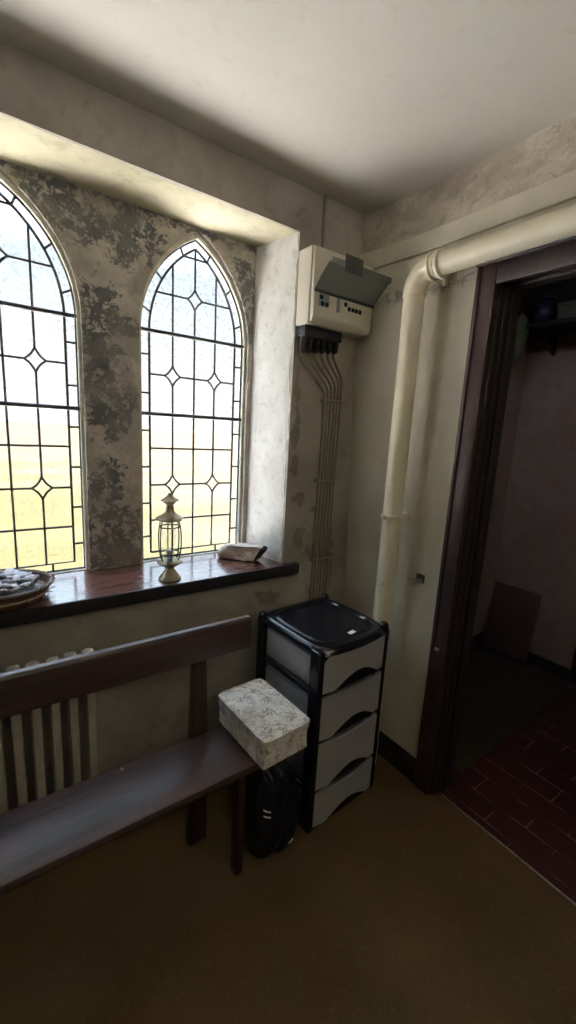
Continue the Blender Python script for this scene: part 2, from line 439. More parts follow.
def plate(name, outer, holes, y0, y1, mat, parent=None):
    """solid plate in the xz plane with holes, from y0 to y1"""
    cu = bpy.data.curves.new(name, 'CURVE'); cu.dimensions = '2D'; cu.fill_mode = 'BOTH'; cu.extrude = (y1 - y0) / 2
    for pl in [outer] + holes:
        sp = cu.splines.new('POLY'); sp.points.add(len(pl) - 1)
        for p, q in zip(sp.points, pl): p.co = (q[0], q[1], 0, 1)
        sp.use_cyclic_u = True
    tmp = bpy.data.objects.new('tmp', cu); C.objects.link(tmp)
    bpy.context.view_layer.update()
    me = bpy.data.meshes.new_from_object(tmp.evaluated_get(bpy.context.evaluated_depsgraph_get()))
    bpy.data.objects.remove(tmp); bpy.data.curves.remove(cu)
    me.transform(Matrix.Translation((0, (y0 + y1) / 2, 0)) @ Matrix.Rotation(PI / 2, 4, 'X'))
    me.name = name; me.materials.clear(); me.materials.append(mat)
    o = bpy.data.objects.new(name, me); C.objects.link(o)
    if parent: o.parent = parent
    return o

# ------------------------------------------------------------------ room shell
H = 2.45
XW, YS = -3.3, -2.9                                    # west and south walls of the room
RX0, RX1 = -1.70, -.365                                # recess between these
SOF, SILL = 2.285, .89

m = MB(); m.box(XW - .2, .045, YS - .2, .02, -.12, 0.); struct(m.build('floor', M['carpet']))
m = MB(); m.box(XW - .2, .02, YS - .2, .02, H, H + .15); struct(m.build('ceiling', M['ceiling']))

# window wall: front face with the big recess
m = MB()
m.box(XW - .2, RX0, 0, .35, 0, H + .1)
m.prism([(RX1, 0), (.06, 0), (.06, .35), (-.404, .35), (-.404, .27)], 'z', 0, H + .1)
m.prism([(0, SOF + .001), (.35, SOF + .016), (.35, H + .1), (0, H + .1)], 'x', RX0, RX1)
m.box(RX0, RX1, 0, .35, 0, SILL - .05)
wn = struct(m.build('wall_north', M['front']))
holes = [lancet(.249, .86, .412, cx=c) for c in WIN]
plate('recess_wall', [(RX0 - .05, .8), (RX1 + .05, .8), (RX1 + .05, SOF + .06), (RX0 - .05, SOF + .06)], holes, .27, .345, M['mould'], wn)
m = MB()                                               # right and left reveals: a plaster skin with a worn edge
for sgn, xf, xb in ((1, RX1, -.404), (-1, RX0, RX0 + .04)):
    t = bmesh.new(); nz, ny = 60, 12; g = []
    for i in range(nz + 1):
        row = []
        for j in range(ny + 1):
            y = .002 + (.275 - .002) * j / ny; z = SILL - .02 + (SOF + .01 - SILL + .02) * i / nz
            x = xf + (xb - xf) * j / ny - sgn * .004
            x += (noise.noise(Vector((y * 9, z * 6, 3.))) * .004 + noise.noise(Vector((y * 30, z * 22, 7.))) * .0018)
            if j == 0: x += sgn * (.006 + .005 * noise.noise(Vector((0, z * 14, 1.))))
            row.append(t.verts.new((x, y, z)))
        g.append(row)
    for i in range(nz):
        for j in range(ny): t.faces.new((g[i][j], g[i][j + 1], g[i + 1][j + 1], g[i + 1][j]))
    m.join(t, True)
m.build('reveal', M['reveal'], wn, sharp=0)
m = MB(); t = bmesh.new(); nx, ny = 80, 10; g = []
for i in range(nx + 1):
    row = []
    for j in range(ny + 1):
        x = RX0 + (RX1 - RX0) * i / nx; y = .002 + .273 * j / ny
        z = SOF + .012 * j / ny + noise.noise(Vector((x * 5, y * 8, 2.))) * .004 + noise.noise(Vector((x * 20, y * 20, 2.))) * .0016
        z -= .003 if j else -.004
        row.append(t.verts.new((x, y, z)))
    g.append(row)
for i in range(nx):
    for j in range(ny): t.faces.new((g[i][j], g[i][j + 1], g[i + 1][j + 1], g[i + 1][j]))
m.join(t, True); m.build('soffit', M['soffit'], wn, sharp=0)

# right wall: out-of-plumb corner, two plaster ledges above the door, doorway cut out
DY0, DY1, DZ = -.61, -1.56, 2.075                      # rough opening (behind the casing)
def wx(y, z):
    c = .05 - (z - .68) * .047
    x = c * max(0., 1 + y / .35)
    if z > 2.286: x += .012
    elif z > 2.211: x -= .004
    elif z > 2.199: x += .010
    return x
def wall_patch(m, ya, yb, za, zb, ny, zs):
    t = bmesh.new(); g = []
    for z in zs:
        g.append([t.verts.new((wx(ya + (yb - ya) * j / ny, z), ya + (yb - ya) * j / ny, z)) for j in range(ny + 1)])
    for i in range(len(zs) - 1):
        for j in range(ny): t.faces.new((g[i][j], g[i][j + 1], g[i + 1][j + 1], g[i + 1][j]))
    m.join(t, False)
zl = [DZ, 2.15, 2.1985, 2.1995, 2.2105, 2.2115, 2.25, 2.285, 2.2871, 2.35, 2.4, H + .02]
zlow = [0, .3, .68, 1., 1.4, 1.8, DZ]
m = MB()
wall_patch(m, .02, DY0, 0, 0, 14, zlow + zl[1:])
wall_patch(m, DY0, DY1, 0, 0, 14, zl)
wall_patch(m, DY1, YS - .1, 0, 0, 10, zlow + zl[1:])
m.box(.052, .11, DY0, .3, 0, H + .1); m.box(.03, .11, DY1, DY0, DZ, H + .1); m.box(.03, .11, YS - .2, DY1, 0, H + .1)
m.box(.0005, .06, DY0 - .0005, DY0 + .02, 0, DZ)
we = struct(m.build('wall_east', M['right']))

# unseen walls of the room
m = MB()
m.box(XW - .2, XW, YS, .1, 0, H + .1)
struct(m.build('wall_west', M['room']))
m = MB()
m.box(XW - .2, .24, YS - .2, YS, 0, H + .1)
struct(m.build('wall_south', M['room']))

# hall beyond the doorway
m = MB(); m.box(.045, 2.6, -3.6, .2, -.12, -.0005); struct(m.build('floor_hall', M['tile']))
m = MB(); m.box(.08, 2.6, -3.6, .2, 2.75, 2.9); struct(m.build('ceiling_hall', M['hall']))
m = MB(); m.box(.08, 1.7, -.015, .1, 0, 2.8, .0); wh = struct(m.build('wall_hall_north', M['hall']))
m = MB(); m.box(1.56, 1.7, -.62, .1, 0, 2.8); m.box(1.56, 1.7, -1.5, -.62, 2.05, 2.8); m.box(1.56, 1.7, -3.6, -1.5, 0, 2.8)
struct(m.build('wall_hall_east', M['hall']))
m = MB(); m.box(.08, 1.7, -3.6, -3.4, 0, 2.8); struct(m.build('wall_hall_south', M['hall']))
m = MB(); m.box(1.542, 1.56, -.60, -.015, 0, .07, .004); m.box(.11, 1.542, -.03, -.015, 0, .09, .004)
struct(m.build('baseboard_hall', M['skirting']))
d2 = thing('door_2', 'dark door at the far side of the tiled hall', 'door', (1.56, -1.06, 0)); struct(d2)
m = MB(); m.box(1.585, 1.63, -1.5, -.68, 0, 2.0, .004); m.build('door_leaf', M['dark_wood'], d2, True)
m = MB(); m.box(1.535, 1.64, -.69, -.605, 0, 2.06, .006); m.box(1.535, 1.64, -1.56, -1.48, 0, 2.06, .006); m.box(1.535, 1.64, -1.48, -.69, 1.99, 2.06, .006)
m.build('door_frame', M['dark_wood'], d2, True)

# door casing between the two rooms
d1 = thing('door_1', 'dark purple-brown wooden door frame around the open doorway', 'door frame', (0, -.66, 0)); struct(d1)
for s in (0, 1):
    def Yv(y): return y if s == 0 else (DY0 + DY1 + .0) - y
    def bx(m, x0, x1, ya, yb, z0, z1, b=.003):
        a, c = sorted((Yv(ya), Yv(yb))); m.box(x0, x1, a, c, z0, z1, b)
    m = MB(); bx(m, -.024, .0, -.665, -.595, 0, 2.09, .005); bx(m, -.03, .0, -.612, -.595, 0, 2.09, .005)
    m.build('casing', M['door_frame'], d1, True)
    m = MB(); bx(m, 0., .112, -.676, -.611, 0, 2.05, .003)
    m.build('jamb', M['dark_wood'], d1, True)
    m = MB(); bx(m, .026, .044, -.684, -.676, 0, 2.036, .002); bx(m, .062, .114, -.690, -.676, 0, 2.036, .003)
    m.build('door_stop', M['dark_wood'], d1, True)
m = MB(); m.box(-.024, 0., DY1 + .05, -.665, 2.015, 2.09, .005); m.box(-.034, 0., DY1 + .0, -.59, 2.082, 2.10, .005)
m.build('lintel_casing', M['door_frame_h'], d1, True)
m = MB(); m.box(0, .112, DY1 + .06, -.676, 2.036, 2.07, .003); m.build('lintel', M['dark_wood'], d1, True)
m = MB(); m.box(.026, .044, DY1 + .08, -.684, 2.028, 2.036, .002); m.box(.062, .114, DY1 + .08, -.690, 2.022, 2.036, .003); m.build('lintel_stop', M['dark_wood'], d1, True)
m = MB(); m.box(-.026, -.024, -.634, -.614, .652, .668, .001); m.box(-.031, -.026, -.630, -.616, .656, .661, .001)
m.build('latch_plate', M['steel'], d1, True)

m = MB()
for ya, yb in ((-.595, -.35), (-.35, -.02)): m.prism([(.004, 0), (-.016, 0), (-.016, .095), (-.010, .108), (.004, .108)], 'y', ya, yb)
bb = struct(m.build('baseboard_east', M['skirting']))
for v in bb.data.vertices: v.co = Vector((v.co.x + .076 * max(0, 1 + v.co.y / .35), v.co.y, v.co.z))
m = MB(); m.box(.035, .042, DY1 + .06, -.695, 0., .004, .001); struct(m.build('trim_2', M['steel']), 'thin pale metal strip where carpet meets tiles', 'threshold')

# window sill
t1 = thing('trim_1', 'long dark red-brown wooden window sill with a black front edge', 'window sill', (-1.03, .1, SILL)); struct(t1)
m = MB(); m.prism([(-1.78, -.03), (-.298, -.03), (-.298, 0.), (-.367, 0.), (-.405, .30), (-1.67, .30), (-1.70, 0), (-1.78, 0)], 'z', SILL - .046, SILL - .001)
m.build('sill_board', M['sill'], t1, True)
m = MB(); m.box(-1.785, -.294, -.036, -.024, SILL - .05, SILL, .004); m.box(-.304, -.292, -.036, -.001, SILL - .05, SILL, .004)
m.build('sill_edge', M['sill_edge'], t1, True)
m = MB(); m.prism([(-.69, -.722), (-.716, -1.05), (-.72, -2.5), (-.713, -2.5), (-.709, -1.05), (-.684, -.722)], 'z', 0, .0016)
struct(m.build('trim_3', M['carpet']), 'raised seam line in the ochre carpet', 'carpet seam')

# windows
def window(i, cx):
    w = thing('window_%d' % (i + 1), ('left' if i == 0 else 'right') + ' pointed-arch leaded window with obscure glass in the recess', 'window', (cx, GY, SILL)); struct(w)
    # pale frame
    o = plate('window_frame', lancet(.256, .865, .42, cx=cx), [lancet(.237, .892, .392, cx=cx)], GY - .022, GY + .02, M['stone_frame'], w)
    o.data.transform(Matrix.Translation(-Vector(w.location)))
    p = plate('pane', lancet(.240, .888, .396, cx=cx), [], GY - .002, GY + .002, M['glass'], w)
    p.data.transform(Matrix.Translation(-Vector(w.location)))
    m = MB()
    A, HA = .198, .356; B, HB = .236, .390
    def came(pts, wd=.009):
        # flat lead strip following a 2D polyline on the room side and outside of the glass
        m.tube([(cx + x, GY, z) for x, z in pts], wd / 2, 6)
    inner = lancet(A, .925, HA, n=16); came(inner[:] + [inner[0]], .0105)
    outer = lancet(B, .895, HB, n=16); came(outer[:] + [outer[0]], .010)
    top = z_at(0, A, HA)
    hrows = {'E': 1.072, 'D': 1.23, 'C': 1.39, 'B': 1.698, 'A': 2.023}
    q = .098; dx, dz = .034, .042
    def diamond(x0, z0):
        # four concave sides
        P = [(x0 + dx, z0), (x0, z0 + dz), (x0 - dx, z0), (x0, z0 - dz)]
        for k in range(4):
            a, b = P[k], P[(k + 1) % 4]
            pts = []
            for s in range(7):
                u = s / 6; xx = a[0] + (b[0] - a[0]) * u; zz = a[1] + (b[1] - a[1]) * u
                f = 4 * u * (1 - u) * .16
                pts.append((xx + (x0 - xx) * f, zz + (z0 - zz) * f))
            came(pts)
    for x in (-q, 0, q):
        dz_at = [1.23, 1.698] if x else [2.023]
        zt = z_at(x, A, HA) if x else top
        cuts = [.925]
        for d in dz_at: cuts += [d - dz, d + dz]
        cuts.append(zt)
        for a, b in zip(cuts[::2], cuts[1::2]): came([(x, a), (x, b)])
        for d in dz_at: diamond(x, d)
    for k, z in hrows.items():
        hw = half_at(z, A, HA)
        xs = [-hw]
        for x in ((-q, q) if k in 'DB' else (0,) if k == 'A' else ()): xs += [x - dx, x + dx]
        xs.append(hw)
        for a, b in zip(xs[::2], xs[1::2]): came([(a, z), (b, z)])
    hw = half_at(2.185, A, HA); came([(-hw, 2.185), (hw, 2.185)])
    for z in (1.0, 1.15, 1.31, 1.465, 1.62, 1.775, 1.94):
        for s in (-1, 1): came([(s * half_at(z, A, HA), z), (s * half_at(z + (.02 if z > 1.87 else 0), B, HB), z + (.02 if z > 1.87 else 0))])
    for z, z2 in ((2.075, 2.10), (2.185, 2.215)):
        for s in (-1, 1): came([(s * half_at(z, A, HA), z), (s * half_at(z2, B, HB), z2)])
    came([(0, .895), (0, .925)]); came([(-.12, .895), (-.12, .925)]); came([(.12, .895), (.12, .925)])
    m.build('leading', M['lead'], w, True)
    for z in (1.535, 1.868):
        m = MB(); m.tube([(cx - .245, GY - .009, z), (cx + .245, GY - .009, z)], .0085, 8); m.build('saddle_bar', M['lead'], w, True)
for i, c in enumerate(WIN): window(i, c)

# ------------------------------------------------------------------ outside
def gz(x, y): return -.35
m = MB(); t = bmesh.new(); bmesh.ops.create_grid(t, x_segments=40, y_segments=40, size=220.)
for v in t.verts: v.co = Vector((v.co.x, v.co.y, -.35))
m.join(t); g = m.build('ground_outside', M['field']); g['kind'] = 'structure'
m = MB(); m.box(-14, 12, 1.5, 3.95, -.36, -.335); struct(m.build('bounce_path_outside', M['bounce_gravel']))  # unseen pale strip added to bounce sunlight up through the windows

# ------------------------------------------------------------------ bench
b = thing('bench', 'long dark red-brown wooden bench with an open back under the windows', 'bench', (-1.65, -.44, 0))
m = MB(); m.box(-2.62, -.725, -.553, -.335, .422, .45, .006); o = m.build('seat', M['bench'], b, True)
m = MB(); m.prism([(-.335, .722), (-.312, .724), (-.296, .828), (-.303, .836), (-.322, .836), (-.330, .828)], 'x', -2.62, -.722, .004); m.build('top_rail', M['bench'], b, True)
for x in (-.918, -2.40):
    m = MB(); m.prism([(-.034, 0), (.034, 0), (.032, .45), (.022, .74), (-.022, .74), (-.030, .45)], 'y', -.334, -.300, .004)
    bmesh.ops.transform(m.b, matrix=Matrix.Translation((x, 0, 0)), verts=m.b.verts)
    m.build('back_post', M['bench_v'], b, True)
    m = MB(); m.prism([(-.515, 0), (-.475, 0), (-.46, .422), (-.515, .422)], 'x', x + .058, x + .084, .004); m.build('leg', M['bench_v'], b, True)
    m = MB(); m.box(x - .02, x + .05, -.50, -.30, .36, .421, .004); m.build('cross_rail', M['bench_v'], b, True)
m = MB(); m.ball((-1.18, -.352, .4505), (.006, .006, .002), 2); m.build('screw', M['steel'], b, True)

# ------------------------------------------------------------------ radiator
r = thing('radiator', 'cream cast-iron column radiator behind the bench under the left window', 'radiator', (-1.5, -.1, 0))
for k in range(14):
    x = -1.223 - k * .0525
    m = MB()
    for y in (-.132, -.085):
        m.tube([(x, y, .12), (x, y, .16), (x, y, .62), (x, y, .70)], [.010, .0145, .0145, .010], 12)
    m.prism([(-.150, .68), (-.150, .712), (-.140, .733), (-.118, .744), (-.098, .744), (-.076, .733), (-.066, .712), (-.066, .68)], 'x', x - .023, x + .023, .017)
    m.prism([(-.150, .115), (-.150, .16), (-.066, .16), (-.066, .115)], 'x', x - .018, x + .018, .008)
    m.box(x - .013, x + .013, -.148, -.130, .15, .70, .006)
    m.build('section', M['radiator'], r, True)
for z in (.14, .72):
    m = MB(); m.tube([(-1.20, -.108, z), (-1.93, -.108, z)], .012, 12); m.build('header_pipe', M['radiator'], r, True)
for x in (-1.275, -1.852):
    m = MB(); m.box(x - .016, x + .016, -.145, -.07, 0., .118, .005); m.build('foot', M['radiator'], r, True)

# ------------------------------------------------------------------ drawer tower (local coordinates, 6 degrees turned)
TW, TD, TH = .385, .38, .755
t = thing('drawer_tower', 'black plastic drawer tower with four frosted grey drawers in the corner', 'drawers', (-.383, -.328, 0), math.radians(3.5))
hw, hd = TW / 2, TD / 2
for sx in (-1, 1):
    for sy in (-1, 1):
        m = MB()
        wx_, wy_ = .030, (.052 if sy < 0 else .040)
        x0, x1 = sorted((sx * hw, sx * (hw - wx_))); y0, y1 = sorted((sy * hd, sy * (hd - wy_)))
        m.box(x0, x1, y0, y1, .0, .742, .008, 3)
        if sy > 0 or sx > 0: m.tube([(sx * (hw - .016), sy * (hd - .02), .725), (sx * (hw - .016), sy * (hd - .02), .754), (sx * (hw - .016), sy * (hd - .02), .762)], [.019, .018, .010], 16)
        m.build('corner_post', M['black'], t)
# top: slightly domed panel with bowed front and a raised ring
m = MB(); tb = bmesh.new(); nx, ny = 24, 24; gr = []
def topz(u, v):
    d = max(abs(u), abs(v))
    e = (abs(u) ** 6 + abs(v) ** 6) ** (1 / 6)
    z = .752
    if e > .93: z -= .020 * ((e - .93) / .09) ** 1.6
    ring = (abs(u / .80) ** 5 + abs(v / .78) ** 5) ** (1 / 5)
    z += .006 * math.exp(-((ring - 1) / .045) ** 2)
    z -= .004 if ring < .96 else 0
    return z
N = 64
for i in range(N + 1):
    row = []
    for j in range(N + 1):
        u = -1 + 2 * i / N; v = -1 + 2 * j / N
        y = v * hd - (.022 * (1 - u * u) if v < 0 else 0) * (-v)
        row.append(tb.verts.new((u * (hw - .002), y, topz(u, v))))
    gr.append(row)
for i in range(N):
    for j in range(N): tb.faces.new((gr[i][j], gr[i + 1][j], gr[i + 1][j + 1], gr[i][j + 1]))
bd = [e for e in tb.edges if e.is_boundary]
ex = bmesh.ops.extrude_edge_only(tb, edges=bd)
for v in [q for q in ex['geom'] if isinstance(q, bmesh.types.BMVert)]: v.co.z = .726
m.join(tb, True); m.build('top', M['black'], t, sharp=50)
for z in (.0, .1625, .3725, .5625):                      # rails round the body between the drawers
    m = MB()
    for sx in (-1, 1):
        x0, x1 = sorted((sx * (hw - .002), sx * (hw - .018))); m.box(x0, x1, -hd + .02, hd - .02, z, z + .022, .006)
    m.box(-hw + .02, hw - .02, -hd + .004, -hd + .02, z, z + .016, .004); m.box(-hw + .02, hw - .02, hd - .02, hd - .004, z, z + .022, .004)
    m.build('rail', M['black'], t)
for k, (z0, z1) in enumerate(((.023, .158), (.185, .365), (.395, .556), (.585, .728))):
    d = None
    # front: bowed panel with an arched finger cut at the bottom edge
    tb = bmesh.new(); NX = 28; rows = 8; gr = []
    zb0 = z0 - .006
    for i in range(NX + 1):
        u = -1 + 2 * i / NX; x = u * (hw - .026)
        arch = .050 * max(0, math.cos(min(1, abs(u - .05) / .72) * PI / 2)) ** 1.0 if abs(u - .05) < .72 else 0
        y = -hd - .016 * (1 - u * u) + .002
        gr.append([tb.verts.new((x, y, zb0 + arch + (z1 - zb0 - arch) * j / rows)) for j in range(rows + 1)])
    for i in range(NX):
        for j in range(rows): tb.faces.new((gr[i][j], gr[i + 1][j], gr[i + 1][j + 1], gr[i][j + 1]))
    ex = bmesh.ops.extrude_face_region(tb, geom=list(tb.faces))
    for v in [q for q in ex['geom'] if isinstance(q, bmesh.types.BMVert)]: v.co.y += .012
    m = MB(); m.join(tb, True)
    # tray behind the front
    m.box(-hw + .020, hw - .020, -hd + .055, hd - .045, z0, z1 - .03, .004)
    d = m.build('drawer', M['drawer'], t, sharp=45)
    m = MB()
    tb = bmesh.new(); A = []
    for i in range(NX + 1):                              # black recess behind the cut
        u = -1 + 2 * i / NX; x = u * (hw - .034)
        y = -hd - .016 * (1 - u * u) + .016
        A.append((tb.verts.new((x, y, z0 - .012)), tb.verts.new((x, y, z0 + .068))))
    for (a, b2), (c, e) in zip(A, A[1:]): tb.faces.new((a, c, e, b2))
    ex = bmesh.ops.extrude_face_region(tb, geom=list(tb.faces))
    for v in [q for q in ex['geom'] if isinstance(q, bmesh.types.BMVert)]: v.co.y += .006
    m.join(tb, True)
    m.build('handle_recess', M['black'], d)
o = tag((lambda mm: mm.box(-.017, .017, -.009, .009, 0, .0012, .0003))(MB()).build('paper_label', M['white']), 'small white paper label lying on the black drawer tower top', 'label')
o.location = (-.370, -.481, .7572); o.rotation_euler = (0, 0, math.radians(8))

# ------------------------------------------------------------------ cushion on the bench end
m = MB(); tb = bmesh.new(); bmesh.ops.create_cube(tb, size=2.)
bmesh.ops.bevel(tb, geom=list(tb.edges), offset=.10, segments=3, affect='EDGES', profile=.6)
bmesh.ops.subdivide_edges(tb, edges=[e for e in tb.edges if e.calc_length() > .5], cuts=9, use_grid_fill=True)
for v in tb.verts:
    u, w_, z = v.co
    px = u * .092; py = w_ * .144; pz = .052 + z * .052
    if z > 0: pz += .006 * (1 - u * u) * (1 - w_ * w_) ; px *= 1 + .05 * z; py *= 1 + .02 * z
    side = (1 - z * z)
    px *= 1 - .025 * side; py *= 1 - .015 * side
    px += .003 * noise.noise(Vector((u * 2, w_ * 2, z * 2))); pz += .004 * z * noise.noise(Vector((u * 1.5, w_ * 1.5, 4.))) if z > 0 else 0
    v.co = Vector((px, py, max(pz, 0)))
m.join(tb, True)
cu = thing('hassock_cushion', 'thick cream floral brocade cushion on the right end of the bench', 'cushion', (-.735, -.442, .4505), math.radians(3))
m.build('cushion_body', M['brocade'], cu, sharp=0)
m = MB()
for z, k in ((.101, 1.045), (.004, .985)):
    pts = []
    for i in range(48):
        a = 2 * PI * i / 48; c, s = math.cos(a), math.sin(a)
        f = (abs(c) ** 14 + abs(s) ** 14) ** (-1 / 14)
        pts.append((c * f * .0915 * k, s * f * .1430 * k, z))
    m.tube(pts, .0026, 6, closed=True)
m.build('piping', M['brocade'], cu)

# ------------------------------------------------------------------ black bag under the bench end
bg = thing('bag', 'slumped black bag on the floor under the bench end beside the drawers', 'bag', (-.70, -.42, 0))
def lump(p):
    f = (abs(p.x) ** 4 + abs(p.y) ** 4 + abs(p.z) ** 4) ** (-1 / 4)
    q = p * f * .97
    fold = abs(noise.noise(Vector((p.x * 3.2 + p.y * 2, p.y * 3.2, p.z * 1.1 + 3)))) * .16
    q *= 1 - fold + noise.noise(p * 1.7) * .06
    k = 1.04 - .14 * max(q.z, -.2)
    return Vector((q.x * k, q.y * k, max(q.z, -.9)))
m = MB(); m.ball((-.698, -.432, .180), (.094, .118, .20), 6, lump)
from mathutils.bvhtree import BVHTree
bvh = BVHTree.FromBMesh(m.b)
def on_bag(x, z, lift=.002):
    h = bvh.ray_cast(Vector((x, -1.2, z)), Vector((0, 1, 0)))
    return (h[0] + h[1].normalized() * lift) if h[0] is not None else Vector((x, -.54, z))
m.build('bag_body', M['bag'], bg, True, sharp=0)
m = MB(); m.tube([on_bag(-.745 + .012 * i, .06 + .045 * i, .004) for i in range(7)], .012, 8, flat=.35); m.build('strap', M['black_rubber'], bg, True)
for z in (.235, .213):
    m = MB(); m.tube([on_bag(-.772 + .007 * i, z - .003 * i, .004) for i in range(4)], .0042, 6, flat=.5); m.build('strap_stripe', M['reflect'], bg, True)
m = MB(); m.tube([on_bag(-.668 + .006 * i, .050 + .003 * i, .004) for i in range(4)], .0045, 6, flat=.5); m.build('buckle', M['reflect'], bg, True)

# ------------------------------------------------------------------ pipework on the right wall
p = thing('heating_pipe', 'thick cream painted pipe running down the wall and over the door', 'pipe', (-.095, -.388, 0))
PX, PY, PZ, PR = -.095, -.388, 2.105, .039
m = MB(); m.tube([(PX, PY, .0), (PX, PY, .7), (PX, PY, 1.4), (PX, PY, 2.035)], PR, 32); m.build('upright_pipe', M['cream_pipe'], p, True)
m = MB(); R_ = .075; pts = []
for i in range(13):
    a = PI / 2 * i / 12; pts.append((PX, PY - R_ + R_ * math.cos(a), PZ - R_ + R_ * math.sin(a)))
m.tube([(PX, PY, PZ - R_ - .012)] + pts + [(PX, PY - R_ - .02, PZ)], PR + .0035, 32)
m.build('elbow', M['cream_pipe'], p, True)
m = MB(); m.tube([(PX, PY - .09, PZ), (PX, -1.5, PZ), (PX, YS + .02, PZ)], PR, 32); m.build('overhead_pipe', M['cream_pipe'], p, True)
for y in (-.462, -.498):
    m = MB(); m.tube([(PX, y - .0075, PZ), (PX, y - .006, PZ), (PX, y + .006, PZ), (PX, y + .0075, PZ)], [PR + .005, PR + .0115, PR + .0115, PR + .005], 32); m.build('collar', M['cream_pipe'], p, True)
def clamp(z):
    m = MB(); m.tube([(PX, PY, z - .008), (PX, PY, z - .007), (PX, PY, z + .007), (PX, PY, z + .008)], [PR + .003, PR + .0075, PR + .0075, PR + .003], 32)
    m.box(PX - .062, PX - .040, PY - .006, PY + .006, z - .009, z + .009, .003)
    m.tube([(PX + PR, PY, z), (-.003, PY, z)], .006, 10); m.tube([(-.009, PY, z), (-.001, PY, z)], .016, 14)
    return m.build('pipe_clamp', M['cream_pipe'], p, True)
clamp(1.168)
m = MB(); m.tube([(PX + .02, -.495, PZ - .04), (-.04, -.475, PZ - .052), (-.012, -.452, PZ - .026)], .0085, 10, flat=.6); m.tube([(-.012, -.452, PZ - .026), (-.005, -.452, PZ - .026)], .018, 14); m.build('pipe_bracket', M['cream_pipe'], p, True)
m = MB(); m.tube([(PX - .0365, PY - .018, .885), (PX - .043, PY - .021, .885)], .004, 8); m.build('screw', M['steel'], p, True)

k = thing('wall_catch', 'small metal door catch screwed to the wall beside the door frame', 'catch', (0, -.49, .915))
m = MB(); m.box(-.003, .0, -.512, -.472, .898, .934, .001); m.build('plate', M['dark_steel'], k, True)
m = MB(); m.tube([(-.003, -.478, .91), (-.024, -.474, .908), (-.028, -.450, .905), (-.02, -.445, .906)], .0035, 8); m.box(-.016, -.003, -.507, -.482, .904, .912, .002); m.build('hook', M['steel'], k, True)

# ------------------------------------------------------------------ consumer unit and its cables
u = thing('consumer_unit', 'cream fuse box with raised smoky flap high on the wall', 'fuse box', (-.197, 0, 1.925))
X0, X1 = -.365, -.030
m = MB(); m.box(X0, X1, -.088, 0., 1.928, 2.215, .006, 3); m.build('back_box', M['unit'], u, True)
m = MB(); m.prism([(-.088, 1.934), (-.100, 1.930), (-.112, 1.95), (-.112, 2.04), (-.104, 2.055), (-.100, 2.21), (-.088, 2.212)], 'x', X0 + .006, X1 - .004, .003); m.build('front_cover', M['unit'], u, True)
m = MB()
def lid_pt(s): return (-.112 - .092 * s, 2.048 + .086 * s)
a, b_ = lid_pt(0), lid_pt(1)
m.prism([(a[0], a[1]), (b_[0], b_[1]), (b_[0], b_[1] + .005), (a[0], a[1] + .005)], 'x', X0 + .004, X1 - .0)
m.prism([(b_[0] - .002, b_[1] - .012), (b_[0] + .003, b_[1] - .012), (b_[0] + .003, b_[1] + .008), (b_[0] - .002, b_[1] + .008)], 'x', X0 + .004, X1)
lid = m.build('flap', M['smoky'], u, True)
m = MB(); m.box(-.294, -.20, b_[0] - .006, b_[0] - .002, 2.104, 2.166, .002); m.box(-.292, -.202, b_[0] - .002, b_[0] + .012, 2.118, 2.126, .002); m.build('latch_tab', M['tab'], lid); 
lid.children[0].data.transform(Matrix.Translation(-Vector(u.location)))
m = MB(); m.tube([(X0 + .004, -.114, 2.046), (X1, -.114, 2.046)], .006, 8); m.build('hinge', M['tab'], u, True)
m = MB(); m.box(-.336, -.283, -.1145, -.110, 1.992, 2.040, .001); s_ = m.build('main_switch', M['blue_grey'], u, True)
for x, z in ((-.326, 2.024), (-.319, 2.001), (-.296, 2.001)):
    m = MB(); m.box(x - .008, x + .008, -.119, -.1146, z - .007, z + .008, .002); o = m.build('toggle', M['black'], s_); o.data.transform(Matrix.Translation(-Vector(u.location)))
m = MB(); m.box(-.222, -.096, -.1145, -.110, 1.994, 2.038, .001); s_ = m.build('breaker_bank', M['unit'], u, True)
m = MB(); m.box(-.240, -.224, -.1145, -.110, 1.985, 2.040, .001); m.build('circuit_chart', M['blue_grey'], u, True)
for q in range(5):
    m = MB(); x = -.196 + q * .021; m.box(x - .007, x + .007, -.121, -.1146, 2.0 + (.014 if q == 0 else 0), 2.016 + (.014 if q == 0 else 0), .002)
    o = m.build('breaker', M['black'], s_); o.data.transform(Matrix.Translation(-Vector(u.location)))

m = MB(); m.box(-.356, -.150, -.060, -.002, 1.885, 1.927, .006); m.build('under_unit_shade', M['black_rubber'], u, True)  # black block standing in for the shadow under the fuse box
names = ['leftmost', 'second from left', 'third from left', 'third from right', 'second from right', 'rightmost']
for i in range(6):
    x = -.338 + i * .0355; xe = -.183 + i * .0195
    ca = thing('cable', '%s of six cream cables dropping from the fuse box down the wall' % names[i], 'cable', (x, -.02, 1.0), 0., 'cables under the fuse box')
    zt = 1.822 + i * .005
    m = MB(); m.tube([(x, -.030, 1.884), (x, -.028, 1.85), (x, -.020, zt)], [.0150, .0140, .0095], 12); m.build('sleeve', M['black_rubber'], ca, True)
    m = MB(); pts = []
    zb = 1.655 + i * .012
    for s in range(13):
        uu = s / 12; e = uu * uu * (3 - 2 * uu)
        pts.append((x + (xe - x) * e, -.018 + .010 * uu, zt + .01 + (zb - zt - .01) * uu))
    pts += [(xe, -.0075, 1.6), (xe - .004, -.0075, 1.3), (xe - .007, -.0075, 1.0), (xe - .006, -.0075, .6), (xe, -.0075, .02)]
    m.tube(pts, .0048, 8); m.build('cable_run', M['cream_cable'], ca, True)
